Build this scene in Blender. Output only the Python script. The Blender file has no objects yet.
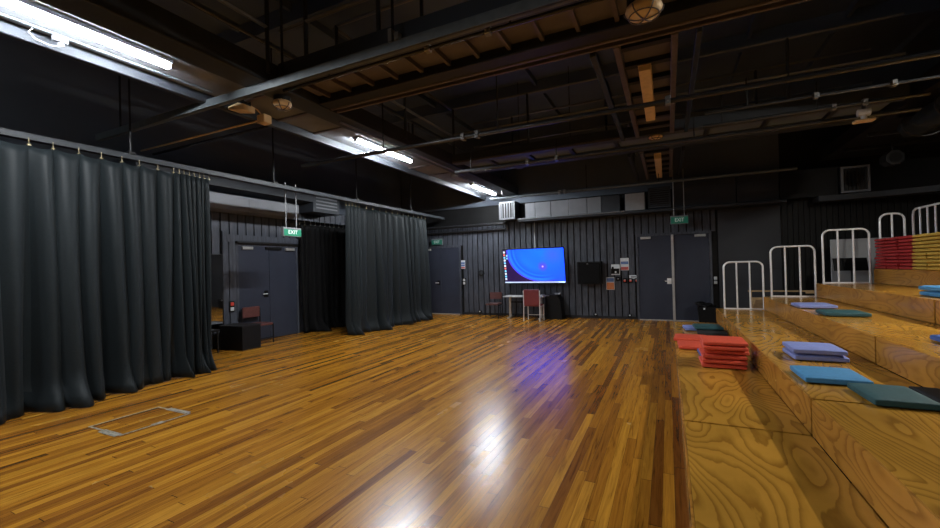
import bpy, bmesh, math, random
from mathutils import Vector, Matrix
R = random.Random(7)
S = bpy.context.scene
COL = S.collection
PI = math.pi

# ------------------------------------------------------------------ materials
def new_mat(name):
    m = bpy.data.materials.new(name); m.use_nodes = True
    nt = m.node_tree
    return m, nt, nt.nodes['Principled BSDF']

def N(nt, t, **kw):
    n = nt.nodes.new(t)
    for k, v in kw.items(): setattr(n, k, v)
    return n

def math_n(nt, op, a, b=None, c=None):
    n = N(nt, 'ShaderNodeMath', operation=op)
    for i, v in enumerate((a, b, c)):
        if v is None: continue
        if isinstance(v, (int, float)): n.inputs[i].default_value = v
        else: nt.links.new(v, n.inputs[i])
    return n.outputs[0]

def mixc(nt, fac, a, b, mode='MIX'):
    n = N(nt, 'ShaderNodeMix', data_type='RGBA', blend_type=mode)
    for i, v in ((0, fac), (6, a), (7, b)):
        if isinstance(v, (int, float)): n.inputs[i].default_value = v
        elif isinstance(v, tuple): n.inputs[i].default_value = (*v[:3], 1)
        else: nt.links.new(v, n.inputs[i])
    return n.outputs[2]

def ramp(nt, fac, stops):
    n = N(nt, 'ShaderNodeValToRGB')
    e = n.color_ramp.elements
    while len(e) < len(stops): e.new(0.5)
    for k, (p, c) in zip(e, stops):
        k.position = p; k.color = (*c, 1)
    nt.links.new(fac, n.inputs[0])
    return n.outputs[0]

def mat(name, col, rough=0.5, metal=0.0, var=0.15, scale=12.0, emit=0.0, bump=0.0, coat=0.0, sheen=0.0, spec=0.5, stretch=(1, 1, 1)):
    m, nt, b = new_mat(name)
    tc = N(nt, 'ShaderNodeTexCoord'); mp = N(nt, 'ShaderNodeMapping')
    mp.inputs['Scale'].default_value = stretch
    nt.links.new(tc.outputs['Object'], mp.inputs['Vector'])
    nz = N(nt, 'ShaderNodeTexNoise'); nz.inputs['Scale'].default_value = scale; nz.inputs['Detail'].default_value = 4
    nt.links.new(mp.outputs[0], nz.inputs['Vector'])
    lo = tuple(c * (1 - var) for c in col); hi = tuple(min(1, c * (1 + var)) for c in col)
    c = ramp(nt, nz.outputs['Fac'], [(0.3, lo), (0.7, hi)])
    nt.links.new(c, b.inputs['Base Color'])
    b.inputs['Roughness'].default_value = rough
    b.inputs['Metallic'].default_value = metal
    b.inputs['Coat Weight'].default_value = coat
    b.inputs['Sheen Weight'].default_value = sheen
    b.inputs['Specular IOR Level'].default_value = spec
    if emit:
        nt.links.new(c, b.inputs['Emission Color']); b.inputs['Emission Strength'].default_value = emit
    if bump:
        bn = N(nt, 'ShaderNodeBump'); bn.inputs['Strength'].default_value = bump; bn.inputs['Distance'].default_value = 0.01
        nt.links.new(nz.outputs['Fac'], bn.inputs['Height']); nt.links.new(bn.outputs[0], b.inputs['Normal'])
    return m

def floor_mat():
    m, nt, b = new_mat('timber_floor')
    g = N(nt, 'ShaderNodeNewGeometry'); sp = N(nt, 'ShaderNodeSeparateXYZ')
    nt.links.new(g.outputs['Position'], sp.inputs[0])
    x, y = sp.outputs[0], sp.outputs[1]
    u = math_n(nt, 'DIVIDE', x, 0.068)
    row = math_n(nt, 'FLOOR', u)
    w1 = N(nt, 'ShaderNodeTexWhiteNoise', noise_dimensions='1D'); nt.links.new(row, w1.inputs['W'])
    v = math_n(nt, 'ADD', math_n(nt, 'DIVIDE', y, 1.7), math_n(nt, 'MULTIPLY', w1.outputs['Value'], 7.0))
    colm = math_n(nt, 'FLOOR', v)
    cb = N(nt, 'ShaderNodeCombineXYZ'); nt.links.new(row, cb.inputs[0]); nt.links.new(colm, cb.inputs[1])
    w2 = N(nt, 'ShaderNodeTexWhiteNoise', noise_dimensions='2D'); nt.links.new(cb.outputs[0], w2.inputs['Vector'])
    base = ramp(nt, w2.outputs['Value'], [(0.0, (0.20, 0.068, 0.010)), (0.15, (0.29, 0.110, 0.013)), (0.45, (0.395, 0.163, 0.016)),
                                          (0.75, (0.47, 0.205, 0.019)), (1.0, (0.56, 0.262, 0.028))])
    mp = N(nt, 'ShaderNodeCombineXYZ')
    nt.links.new(math_n(nt, 'MULTIPLY', x, 42.0), mp.inputs[0]); nt.links.new(math_n(nt, 'MULTIPLY', y, 1.9), mp.inputs[1])
    nt.links.new(math_n(nt, 'MULTIPLY', w2.outputs['Value'], 40.0), mp.inputs[2])
    nz = N(nt, 'ShaderNodeTexNoise'); nz.inputs['Scale'].default_value = 1.0; nz.inputs['Detail'].default_value = 7; nz.inputs['Roughness'].default_value = 0.62; nz.inputs['Distortion'].default_value = 1.1
    nt.links.new(mp.outputs[0], nz.inputs['Vector'])
    grain = ramp(nt, nz.outputs['Fac'], [(0.30, (0.30, 0.24, 0.18)), (0.44, (0.80, 0.77, 0.72)), (0.56, (1.0, 1.0, 1.0)), (0.72, (1.3, 1.3, 1.2))])
    c = mixc(nt, 0.85, base, grain, 'MULTIPLY')
    fu = math_n(nt, 'FRACT', u); fv = math_n(nt, 'FRACT', v)
    gap = math_n(nt, 'MAXIMUM', math_n(nt, 'LESS_THAN', fu, 0.028), math_n(nt, 'LESS_THAN', fv, 0.003))
    c = mixc(nt, math_n(nt, 'MULTIPLY', gap, 0.75), c, (0.03, 0.012, 0.005))
    nt.links.new(c, b.inputs['Base Color'])
    wn = N(nt, 'ShaderNodeTexNoise'); wn.inputs['Scale'].default_value = 0.9; wn.inputs['Detail'].default_value = 5
    nt.links.new(g.outputs['Position'], wn.inputs['Vector'])
    rr = math_n(nt, 'ADD', math_n(nt, 'MULTIPLY', wn.outputs['Fac'], 0.10), math_n(nt, 'ADD', math_n(nt, 'MULTIPLY', w2.outputs['Value'], 0.03), 0.185))
    nt.links.new(rr, b.inputs['Roughness']); b.inputs['Specular IOR Level'].default_value = 0.6
    bn = N(nt, 'ShaderNodeBump'); bn.inputs['Strength'].default_value = 0.12; bn.inputs['Distance'].default_value = 0.004
    h = math_n(nt, 'SUBTRACT', math_n(nt, 'MULTIPLY', w2.outputs['Value'], 0.3), gap)
    nt.links.new(h, bn.inputs['Height']); nt.links.new(bn.outputs[0], b.inputs['Normal'])
    return m

def ply_mat(name, light, dark, rough=0.3, k=11.0, axis='top', tone=0.25):
    """rotary-cut plywood: nested cathedral growth rings"""
    m, nt, b = new_mat(name)
    g = N(nt, 'ShaderNodeNewGeometry'); oi = N(nt, 'ShaderNodeObjectInfo')
    mp = N(nt, 'ShaderNodeMapping')
    mp.inputs['Scale'].default_value = (2.3, 0.62, 1.0) if axis == 'top' else (2.0, 0.8, 3.2)
    nt.links.new(g.outputs['Position'], mp.inputs['Vector'])
    off = N(nt, 'ShaderNodeCombineXYZ'); nt.links.new(math_n(nt, 'MULTIPLY', oi.outputs['Random'], 37.0), off.inputs[2])
    ad = N(nt, 'ShaderNodeVectorMath', operation='ADD'); nt.links.new(mp.outputs[0], ad.inputs[0]); nt.links.new(off.outputs[0], ad.inputs[1])
    nz = N(nt, 'ShaderNodeTexNoise'); nz.inputs['Scale'].default_value = 1.0; nz.inputs['Detail'].default_value = 1.2; nz.inputs['Roughness'].default_value = 0.35; nz.inputs['Distortion'].default_value = 0.35
    nt.links.new(ad.outputs[0], nz.inputs['Vector'])
    nf = N(nt, 'ShaderNodeTexNoise'); nf.inputs['Scale'].default_value = 9.0; nf.inputs['Detail'].default_value = 3
    nt.links.new(ad.outputs[0], nf.inputs['Vector'])
    hh = math_n(nt, 'ADD', math_n(nt, 'MULTIPLY', nz.outputs['Fac'], k), math_n(nt, 'MULTIPLY', nf.outputs['Fac'], 0.55))
    fr = math_n(nt, 'FRACT', hh)
    mid = tuple((a * 0.75 + d * 0.25) for a, d in zip(light, dark)); md2 = tuple((a * 0.35 + d * 0.65) for a, d in zip(light, dark))
    c = ramp(nt, fr, [(0.0, light), (0.45, light), (0.66, mid), (0.88, md2), (0.94, md2), (1.0, light)])
    n2 = N(nt, 'ShaderNodeTexNoise'); n2.inputs['Scale'].default_value = 1.7; n2.inputs['Detail'].default_value = 6
    nt.links.new(g.outputs['Position'], n2.inputs['Vector'])
    t = ramp(nt, n2.outputs['Fac'], [(0.3, (1 - tone, 1 - tone, 1 - tone)), (0.7, (1 + tone * 0.4,) * 3)])
    c = mixc(nt, 1.0, c, t, 'MULTIPLY')
    nt.links.new(c, b.inputs['Base Color'])
    nt.links.new(math_n(nt, 'ADD', math_n(nt, 'MULTIPLY', n2.outputs['Fac'], 0.12), rough), b.inputs['Roughness'])
    return m

def screen_mat():
    """lit monitor picture: blue field with curved bands, a purple spot and a dark lower left corner"""
    m, nt, b = new_mat('screen_picture')
    tc = N(nt, 'ShaderNodeTexCoord'); sp = N(nt, 'ShaderNodeSeparateXYZ'); nt.links.new(tc.outputs['Object'], sp.inputs[0])
    x, z = sp.outputs[0], sp.outputs[2]
    def dist(cx, cz, sx=1.0, sz=1.0):
        dx = math_n(nt, 'DIVIDE', math_n(nt, 'SUBTRACT', x, cx), sx); dz = math_n(nt, 'DIVIDE', math_n(nt, 'SUBTRACT', z, cz), sz)
        return math_n(nt, 'SQRT', math_n(nt, 'ADD', math_n(nt, 'MULTIPLY', dx, dx), math_n(nt, 'MULTIPLY', dz, dz)))
    d = dist(0.25, 0.42, 1.15, 1.0)
    c = ramp(nt, d, [(0.0, (0.003, 0.078, 0.92)), (0.50, (0.003, 0.078, 0.92)), (0.66, (0.003, 0.045, 0.6)), (0.70, (0.005, 0.085, 1.0)), (0.74, (0.002, 0.03, 0.5)),
                     (0.80, (0.008, 0.09, 1.0)), (0.845, (0.01, 0.05, 0.7)), (0.862, (0.05, 0.02, 0.4)), (0.88, (0.007, 0.002, 0.03)), (1.0, (0.007, 0.002, 0.025))])
    lowleft = math_n(nt, 'MULTIPLY', math_n(nt, 'SUBTRACT', 0.25, math_n(nt, 'ADD', math_n(nt, 'MULTIPLY', x, 0.9), z)), 2.5)
    lowleft.node.use_clamp = True
    c2 = ramp(nt, d, [(0.0, (0.003, 0.078, 0.92)), (0.8, (0.003, 0.045, 0.8)), (1.0, (0.005, 0.035, 0.7))])
    c = mixc(nt, lowleft, c2, c)
    sp2 = dist(0.27, -0.02)
    pf = ramp(nt, sp2, [(0.0, (1, 1, 1)), (0.16, (0, 0, 0))])
    c = mixc(nt, pf, c, (0.05, 0.012, 0.5))
    wf = ramp(nt, sp2, [(0.0, (1, 1, 1)), (0.035, (0, 0, 0))])
    c = mixc(nt, wf, c, (0.4, 0.3, 1.0))
    s3 = dist(0.55, 0.3, 1.0, 1.0)
    c = mixc(nt, ramp(nt, s3, [(0.0, (0.5, 0.5, 0.5)), (0.3, (0, 0, 0))]), c, (0.03, 0.035, 0.75))
    b.inputs['Base Color'].default_value = (0.01, 0.01, 0.01, 1); b.inputs['Roughness'].default_value = 0.3
    nt.links.new(c, b.inputs['Emission Color']); b.inputs['Emission Strength'].default_value = SCREEN
    return m

SCREEN = 3.0
TUBE = 350.0
M = {}
M['floor'] = floor_mat()
M['wall'] = mat('charcoal_wall_paint', (0.062, 0.069, 0.087), 0.45, var=0.35, scale=5, bump=0.25, stretch=(6, 6, 0.8), spec=0.3)
M['wall_plain'] = mat('dark_plaster_paint', (0.020, 0.021, 0.024), 0.7, var=0.2, scale=2, spec=0.3)
M['wall_black'] = mat('black_wall_paint', (0.007, 0.007, 0.0075), 0.6, var=0.2, scale=4, spec=0.25)
M['panel'] = mat('grey_panel_paint', (0.034, 0.037, 0.044), 0.6, var=0.12, scale=1.5, spec=0.3)
M['ceil'] = mat('dark_grey_ceiling_paint', (0.115, 0.145, 0.205), 0.85, var=0.15, scale=0.8, spec=0.2)
M['door'] = mat('slate_blue_door_paint', (0.036, 0.042, 0.063), 0.4, var=0.08, scale=3, spec=0.3)
M['black'] = mat('black_steel', (0.010, 0.010, 0.011), 0.5, var=0.2, spec=0.35)
M['blackpl'] = mat('black_plastic', (0.005, 0.005, 0.0055), 0.55, var=0.15, spec=0.2)
M['barpipe'] = mat('black_pipe_paint', (0.030, 0.031, 0.034), 0.25, metal=0.2, var=0.15)
M['chan'] = mat('grey_green_channel_paint', (0.085, 0.100, 0.108), 0.45, var=0.12, spec=0.3)
M['brown'] = mat('red_brown_primer', (0.088, 0.070, 0.070), 0.45, var=0.2)
M['soffit_brown'] = mat('brown_hardboard', (0.105, 0.092, 0.098), 0.6, var=0.15, scale=3)
M['soffit_grey'] = mat('grey_soffit_paint', (0.16, 0.17, 0.185), 0.7, var=0.1, scale=3, spec=0.15)
M['duct'] = mat('grey_duct_paint', (0.15, 0.16, 0.18), 0.5, var=0.12, scale=3)
M['duct_dark'] = mat('dark_grey_duct_paint', (0.029, 0.034, 0.042), 0.55, var=0.12, scale=3, spec=0.3)
M['duct_pale'] = mat('pale_grey_sheet', (0.24, 0.25, 0.265), 0.5, var=0.08)
M['steel'] = mat('satin_steel_tube', (0.92, 0.93, 0.94), 0.3, metal=0.2, var=0.04)
M['alu'] = mat('aluminium_strip', (0.55, 0.55, 0.54), 0.35, metal=0.5, var=0.08)
M['railpaint'] = mat('grey_handrail_paint', (0.17, 0.175, 0.18), 0.3, metal=0.3, var=0.1)
M['upper'] = mat('dark_upper_wall_paint', (0.085, 0.100, 0.125), 0.85, var=0.15, scale=0.8, spec=0.2)
M['duct_blue'] = mat('blue_grey_duct_paint', (0.50, 0.55, 0.66), 0.5, var=0.1, scale=3)
M['trackpaint'] = mat('dark_track_paint', (0.032, 0.036, 0.041), 0.5, var=0.1, spec=0.25)
M['white'] = mat('white_enamel', (0.62, 0.64, 0.66), 0.4, var=0.05)
M['tan'] = mat('yellowed_diffuser', (0.68, 0.50, 0.27), 0.5, var=0.10)
M['brass'] = mat('brass_hook', (0.30, 0.25, 0.15), 0.4, metal=0.5)
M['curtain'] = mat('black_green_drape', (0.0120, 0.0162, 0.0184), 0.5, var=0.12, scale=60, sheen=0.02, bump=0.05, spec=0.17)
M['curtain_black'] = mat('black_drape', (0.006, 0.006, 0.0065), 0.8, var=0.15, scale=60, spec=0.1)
M['tube'] = mat('lit_tube', (0.93, 0.97, 1.0), 0.5, var=0.0, emit=TUBE)
M['tube_bright'] = mat('bright_lit_tube', (1.0, 0.96, 0.86), 0.5, var=0.0, emit=TUBE * 1.45)
M['red'] = mat('red_vinyl_fabric', (0.68, 0.085, 0.042), 0.6, var=0.08, scale=30)
M['red_dark'] = mat('deep_red_fabric', (0.42, 0.024, 0.026), 0.7, var=0.12, scale=30)
M['yellow'] = mat('mustard_fabric', (0.55, 0.36, 0.055), 0.7, var=0.1, scale=30)
M['lilac'] = mat('lilac_blue_fabric', (0.22, 0.27, 0.60), 0.7, var=0.08, scale=30)
M['sky'] = mat('sky_blue_fabric', (0.06, 0.25, 0.50), 0.7, var=0.08, scale=30)
M['teal'] = mat('dark_teal_fabric', (0.018, 0.075, 0.088), 0.7, var=0.12, scale=30)
M['royal'] = mat('royal_blue_fabric', (0.04, 0.10, 0.36), 0.7, var=0.08, scale=30)
M['blackfab'] = mat('black_fabric', (0.012, 0.012, 0.014), 0.8, var=0.15, scale=30)
M['seat_ply'] = ply_mat('golden_plywood', (0.55, 0.278, 0.040), (0.23, 0.098, 0.012), 0.13, k=24)
M['riser_ply'] = ply_mat('orange_plywood', (0.52, 0.240, 0.040), (0.26, 0.105, 0.016), 0.16, k=20, axis='riser')
M['raw_wood'] = mat('raw_pine', (0.45, 0.30, 0.15), 0.6, var=0.2, stretch=(1, 8, 8))
M['maroon'] = mat('maroon_vinyl', (0.12, 0.045, 0.042), 0.35, var=0.1)
M['maroon_red'] = mat('wine_red_vinyl', (0.19, 0.028, 0.033), 0.45, var=0.08)
M['green'] = mat('exit_green', (0.012, 0.20, 0.11), 0.4, var=0.03, emit=0.35)
M['green_dim'] = mat('dim_exit_green', (0.012, 0.14, 0.09), 0.4, var=0.03, emit=0.15)
M['letter'] = mat('white_lettering', (0.85, 0.9, 0.88), 0.5, var=0.02, emit=0.5)
M['letter_dim'] = mat('dim_white_lettering', (0.6, 0.65, 0.62), 0.5, var=0.02, emit=0.15)
M['screen'] = screen_mat()
M['icon_white'] = mat('lit_icon_white', (0.8, 0.9, 1.0), 0.4, var=0.02, emit=1.2)
M['icon_red'] = mat('lit_icon_red', (0.9, 0.2, 0.15), 0.4, var=0.02, emit=1.0)
M['icon_blue'] = mat('lit_icon_cyan', (0.2, 0.6, 1.0), 0.4, var=0.02, emit=1.2)
M['taskbar'] = mat('lit_taskbar', (0.55, 0.68, 0.95), 0.4, var=0.05, emit=0.9)
M['paper'] = mat('white_paper', (0.62, 0.66, 0.70), 0.6, var=0.05)
M['paper_blue'] = mat('blue_print', (0.10, 0.17, 0.38), 0.6, var=0.05)
M['paper_red'] = mat('red_print', (0.50, 0.10, 0.09), 0.6, var=0.05)
M['paper_orange'] = mat('orange_print', (0.62, 0.20, 0.07), 0.6, var=0.08)
M['redbtn'] = mat('red_button', (0.60, 0.06, 0.04), 0.4, var=0.05)
M['mirror'] = mat('mirror_glass', (0.75, 0.77, 0.8), 0.03, metal=1.0, var=0.01)
M['board'] = mat('pale_grey_board', (0.40, 0.41, 0.43), 0.6, var=0.06, scale=2)
M['tape'] = mat('worn_silver_tape', (0.27, 0.25, 0.21), 0.5, var=0.6, scale=40)
M['table'] = mat('grey_laminate', (0.45, 0.46, 0.47), 0.4, var=0.05)

# ------------------------------------------------------------------ mesh builder
class MB:
    def __init__(s): s.bm = bmesh.new()
    def box(s, x0, x1, y0, y1, z0, z1, bev=0.0, seg=2, mtx=None):
        t = bmesh.new()
        bmesh.ops.create_cube(t, size=1.0)
        for v in t.verts:
            v.co = Vector(((x0 + x1) / 2 + v.co.x * (x1 - x0), (y0 + y1) / 2 + v.co.y * (y1 - y0), (z0 + z1) / 2 + v.co.z * (z1 - z0)))
        if bev > 0: bmesh.ops.bevel(t, geom=t.edges[:], offset=bev, segments=seg, profile=0.5, affect='EDGES')
        if mtx: bmesh.ops.transform(t, matrix=mtx, verts=t.verts)
        s.merge(t); return s
    def merge(s, t):
        me = bpy.data.meshes.new('tmp'); t.to_mesh(me); t.free(); s.bm.from_mesh(me); bpy.data.meshes.remove(me)
    def cyl(s, a, b, r, n=12, r2=None):
        a, b = Vector(a), Vector(b); d = b - a; L = d.length
        t = bmesh.new()
        bmesh.ops.create_cone(t, cap_ends=True, segments=n, radius1=r, radius2=r if r2 is None else r2, depth=L)
        q = Vector((0, 0, 1)).rotation_difference(d.normalized())
        bmesh.ops.transform(t, matrix=Matrix.Translation((a + b) / 2) @ q.to_matrix().to_4x4(), verts=t.verts)
        s.merge(t); return s
    def tube(s, pts, r, n=10):
        pts = [Vector(p) for p in pts]
        rings = []; up = None
        for i, p in enumerate(pts):
            if i == 0: d = pts[1] - pts[0]
            elif i == len(pts) - 1: d = pts[-1] - pts[-2]
            else: d = (pts[i + 1] - p).normalized() + (p - pts[i - 1]).normalized()
            d = d.normalized()
            if up is None:
                up = Vector((0, 0, 1)) if abs(d.z) < 0.9 else Vector((1, 0, 0))
            e = (up - d * up.dot(d)).normalized(); f = d.cross(e); up = e
            rings.append([s.bm.verts.new(p + r * (math.cos(2 * PI * k / n) * e + math.sin(2 * PI * k / n) * f)) for k in range(n)])
        for A, B in zip(rings, rings[1:]):
            for k in range(n): s.bm.faces.new((A[k], A[(k + 1) % n], B[(k + 1) % n], B[k]))
        s.bm.faces.new(rings[0][::-1]); s.bm.faces.new(rings[-1])
        return s
    def sphere(s, c, r, sx=1, sy=1, sz=1, u=16, v=10):
        t = bmesh.new(); bmesh.ops.create_uvsphere(t, u_segments=u, v_segments=v, radius=r)
        bmesh.ops.transform(t, matrix=Matrix.Translation(c) @ Matrix.Diagonal((sx, sy, sz, 1)), verts=t.verts)
        s.merge(t); return s
    def prism(s, poly, axis, a, b):
        """extrude a 2-D polygon along an axis; poly in the other two axes in order"""
        def P(u, v, w):
            return {'x': (w, u, v), 'y': (u, w, v), 'z': (u, v, w)}[axis]
        A = [s.bm.verts.new(P(u, v, a)) for u, v in poly]; B = [s.bm.verts.new(P(u, v, b)) for u, v in poly]
        n = len(poly)
        for i in range(n): s.bm.faces.new((A[i], A[(i + 1) % n], B[(i + 1) % n], B[i]))
        s.bm.faces.new(A[::-1]); s.bm.faces.new(B)
        return s
    def xf(s, m): bmesh.ops.transform(s.bm, matrix=m, verts=s.bm.verts); return s
    def build(s, name, m, parent=None, smooth=False, loc=None, rotz=0):
        bmesh.ops.recalc_face_normals(s.bm, faces=s.bm.faces)
        me = bpy.data.meshes.new(name); s.bm.to_mesh(me); s.bm.free()
        for k in (m if isinstance(m, list) else [m]): me.materials.append(M[k])
        if smooth:
            for p in me.polygons: p.use_smooth = True
            try: me.set_sharp_from_angle(angle=math.radians(40))
            except Exception: pass
        o = bpy.data.objects.new(name, me); COL.objects.link(o)
        if parent: o.parent = parent
        if loc: o.location = loc
        o.rotation_euler.z = rotz
        return o

def tag(o, label, cat, group=None):
    o['label'] = label; o['category'] = cat
    if group: o['group'] = group
    return o

def thing(name, label, cat, loc=(0, 0, 0), rotz=0, group=None):
    o = bpy.data.objects.new(name, None); COL.objects.link(o)
    o.empty_display_size = 0.1
    o.location = loc; o.rotation_euler.z = rotz
    return tag(o, label, cat, group)

def struct(o): o['kind'] = 'structure'; return o

def text_mesh(name, body, size, m, parent, loc, rot, depth=0.001, width=None):
    cu = bpy.data.curves.new('txt', 'FONT'); cu.body = body; cu.size = size; cu.align_x = 'CENTER'; cu.align_y = 'CENTER'; cu.extrude = depth
    t = bpy.data.objects.new('txt', cu); COL.objects.link(t)
    dg = bpy.context.evaluated_depsgraph_get(); dg.update()
    me = bpy.data.meshes.new_from_object(t.evaluated_get(dg)); me.name = name
    bpy.data.objects.remove(t); bpy.data.curves.remove(cu)
    if width:
        w = max(v.co.x for v in me.vertices) - min(v.co.x for v in me.vertices)
        for v in me.vertices: v.co.x *= width / w
    me.materials.clear(); me.materials.append(M[m])
    o = bpy.data.objects.new(name, me); COL.objects.link(o); o.parent = parent; o.location = loc; o.rotation_euler = rot
    return o

ORD = ['', 'lowest', 'second', 'third', 'fourth', 'fifth', 'sixth', 'seventh', 'eighth', 'ninth', 'tenth', 'eleventh']

# ------------------------------------------------------------------ room shell
XL, YB, XR, YF, ZC = -8.0, 11.55, 6.0, -4.0, 5.6
o = struct(MB().box(XL - 0.2, XR + 0.2, YF - 0.2, YB + 0.2, -0.1, 0).build('floor', 'floor'))
mb = MB().box(XL - 0.2, XR + 0.2, YF - 0.2, YB + 0.2, ZC, ZC + 0.1)
for y in (0.2, 2.4, 4.6, 6.8, 9.0): mb.box(XL, XR, y, y + 0.12, ZC - 0.28, ZC)
for x in (-6.4, -5.2, -2.6, -1.2, 1.4, 2.8, 4.2): mb.box(x, x + 0.06, YF, YB, ZC - 0.12, ZC)
struct(mb.build('ceiling', 'ceil'))

mb = MB().box(XL - 0.2, XR + 0.2, YB + 0.05, YB + 0.2, 0, ZC)
x = XL + 0.02
while x < 1.02:
    x1 = min(x + 0.142, 1.05)
    z0 = 0.0
    if x1 > -7.22 and x < -5.82: z0 = 2.15
    if x1 > -0.74 and x < 0.98: z0 = 2.19
    j = R.uniform(-0.003, 0.003)
    mb.box(x, x1, YB + j, YB + 0.0285, z0, 2.78)
    x += 0.172
o = struct(mb.build('wall_back', ['wall', 'wall_black']))
for p in o.data.polygons:
    if p.center.y > YB + 0.029: p.material_index = 1
mb = MB()
x = 2.36
while x < XR - 0.1:
    mb.box(x, x + 0.085, YB - 0.03, YB + 0.021, 0, 2.74); x += 0.1
mb.box(2.34, XR, YB - 0.005, YB + 0.02, 0, 4.4)
struct(mb.build('trim_1', 'wall_black'))
struct(MB().box(1.1, 2.33, YB - 0.012, YB + 0.021, 1.25, 2.74).box(1.1, 2.33, YB - 0.018, YB + 0.021, 0, 1.244).build('trim_2', 'panel'))

mb = MB().box(XL - 0.2, XL - 0.06, YF - 0.2, YB + 0.2, 0, ZC)
y = YF
while y < YB - 0.02:
    y1 = min(y + 0.158, YB - 0.03)
    z0 = 2.24 if (y1 > 5.44 and y < 7.14) else 0.0
    if 5.0 < y1 and y < 5.42 and z0 == 0: z0 = 0.0
    mb.box(XL - 0.03, XL + R.uniform(-0.003, 0.003), y, y1, z0, 2.97)
    y += 0.186
o = struct(mb.build('wall_left', ['wall', 'wall_black', 'upper']))
for p in o.data.polygons:
    if p.center.x < XL - 0.031: p.material_index = 1
struct(MB().box(XL - 0.06, XL - 0.002, YF, YB - 0.03, 2.98, ZC).build('trim_3', 'upper'))
struct(MB().box(XL, XR, YB - 0.004, YB + 0.04, 3.3, ZC).build('trim_4', 'upper'))
struct(MB().box(XR, XR + 0.2, YF - 0.2, YB + 0.2, 0, ZC).build('wall_right', 'wall_black'))
struct(MB().box(XL - 0.2, XR + 0.2, YF - 0.2, YF, 0, ZC).build('wall_front', 'wall_plain'))
struct(MB().box(-5.8, -0.76, YB - 0.016, YB - 0.004, 0, 0.07).build('baseboard_back', 'wall_plain'))

# doors ------------------------------------------------------------------
def door_handle(mb, x, y, z, d=-1):
    mb.box(x - 0.045, x + 0.045, y + d * 0.012 if d < 0 else y, y if d < 0 else y + d * 0.012, z - 0.06, z + 0.06)
    return mb

# door_1: left wall, local x along the wall (runs toward -Y is left in photo)
def double_door(name, W, H, loc, rotz, handle_side, strip=False, closers=(True, True), frame_top=0.06, head_plate=False, wide_jamb=0.0):
    e = bpy.data.objects.new(name, None); COL.objects.link(e); e.location = loc; e.rotation_euler.z = rotz; struct(e)
    h = W / 2
    l0 = MB().box(-h + 0.004, -0.003, -0.03, 0.01, 0.008, H - 0.004, 0.003, 1).build('leaf', 'door', e)
    l1 = MB().box(0.003, h - 0.004, -0.03, 0.01, 0.008, H - 0.004, 0.003, 1).build('leaf', 'door', e)
    MB().box(-h - 0.05, -h, -0.045, 0.02, 0, H + frame_top).box(h, h + 0.05, -0.045, 0.02, 0, H + frame_top).box(-h, h, -0.045, 0.02, H, H + frame_top).build('frame', 'wall', e)
    if name != 'door_1': MB().box(-h, h, -0.05, -0.032, 0.0, 0.022).build('threshold', 'alu', e)
    if strip: MB().box(-0.028, 0.03, -0.055, -0.03, 0.0, H + 0.01, 0.004, 1).build('meeting_strip', 'alu', e)
    lf = (l0, l1)[handle_side]
    hx = -0.09 if handle_side == 0 else 0.09
    MB().box(hx - 0.05, hx + 0.05, -0.04, -0.03, 0.92, 1.06, 0.003, 1).build('lock_plate', 'steel' if strip else 'blackpl', lf)
    MB().cyl((hx, -0.04, 0.99), (hx, -0.075, 0.99), 0.012).cyl((hx, -0.07, 0.99), (hx - 0.1 if handle_side == 0 else hx + 0.1, -0.07, 0.99), 0.011).build('handle', 'steel', lf)
    for i, s in enumerate((-1, 1)):
        if not closers[i]: continue
        c = MB().box(s * (h - 0.07) - 0.12 * (s > 0) * 2, s * (h - 0.07) + 0.24 * (s < 0), -0.085, -0.032, H - 0.075, H - 0.015, 0.006, 2).build('closer', 'alu', (l0, l1)[i])
    for s in (-1, 1):
        mb = MB()
        for z in (0.25, H / 2, H - 0.25): mb.cyl((s * (h - 0.003), -0.036, z - 0.05), (s * (h - 0.003), -0.036, z + 0.05), 0.008, 8)
        mb.build('hinge', 'duct_dark', (l0, l1)[(s + 1) // 2])
    return e
d1 = double_door('door_1', 1.46, 2.02, (XL + 0.03, 6.34, 0), PI / 2, 0)
MB().box(-0.98, 0.80, -0.05, 0.02, 2.09, 2.24).build('head_panel', 'wall', d1)
MB().box(-0.80, 0.80, -0.12, -0.05, 2.07, 2.11).build('head_ledge', 'black', d1)
MB().box(-0.1, 0.3, -0.075, -0.03, 1.955, 2.01, 0.006, 2).build('closer', 'blackpl', d1)
MB().box(-0.93, -0.79, -0.05, 0.02, 0, 2.09).box(-1.06, -0.945, -0.045, 0.02, 0, 2.3).build('jamb_board', 'wall', d1)
d2 = double_door('door_2', 1.30, 2.10, (-6.52, YB - 0.02, 0), 0, 0, closers=(True, False))
d3 = double_door('door_3', 1.60, 2.14, (0.11, YB - 0.02, 0), 0, 0, strip=True)

# ------------------------------------------------------------------ curtains and track
t = thing('curtain_track', 'long dark grey steel curtain track running under the ceiling along the left side', 'curtain track', (-6.35, 0, 2.98))
MB().box(-0.035, 0.035, -1.2, 11.45, 0.012, 0.075, 0.006, 1).box(-0.05, -0.036, -1.2, 11.45, -0.0, 0.03).box(0.036, 0.05, -1.2, 11.45, 0.0, 0.03).build('rail', 'trackpaint', t)
for y in (0.7, 3.0, 5.2, 7.4, 9.6): MB().cyl((0, y, 0.07), (0, y, 2.62), 0.012, 8).box(-0.05, 0.05, y - 0.04, y + 0.04, 0.072, 0.1).build('hanger_rod', 'black', t)
t = thing('curtain_track', 'short dark track carrying the black drape in the recess on the left', 'curtain track', (-7.5, 7.5, 2.62))
MB().box(-0.35, -0.29, -0.75, 2.4, 0, 0.05).build('rail', 'black', t)
for y in (-0.5, 0.7, 1.9): MB().box(-0.49, -0.34, y - 0.02, y + 0.02, 0.0, 0.04).build('bracket', 'black', t)

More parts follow.
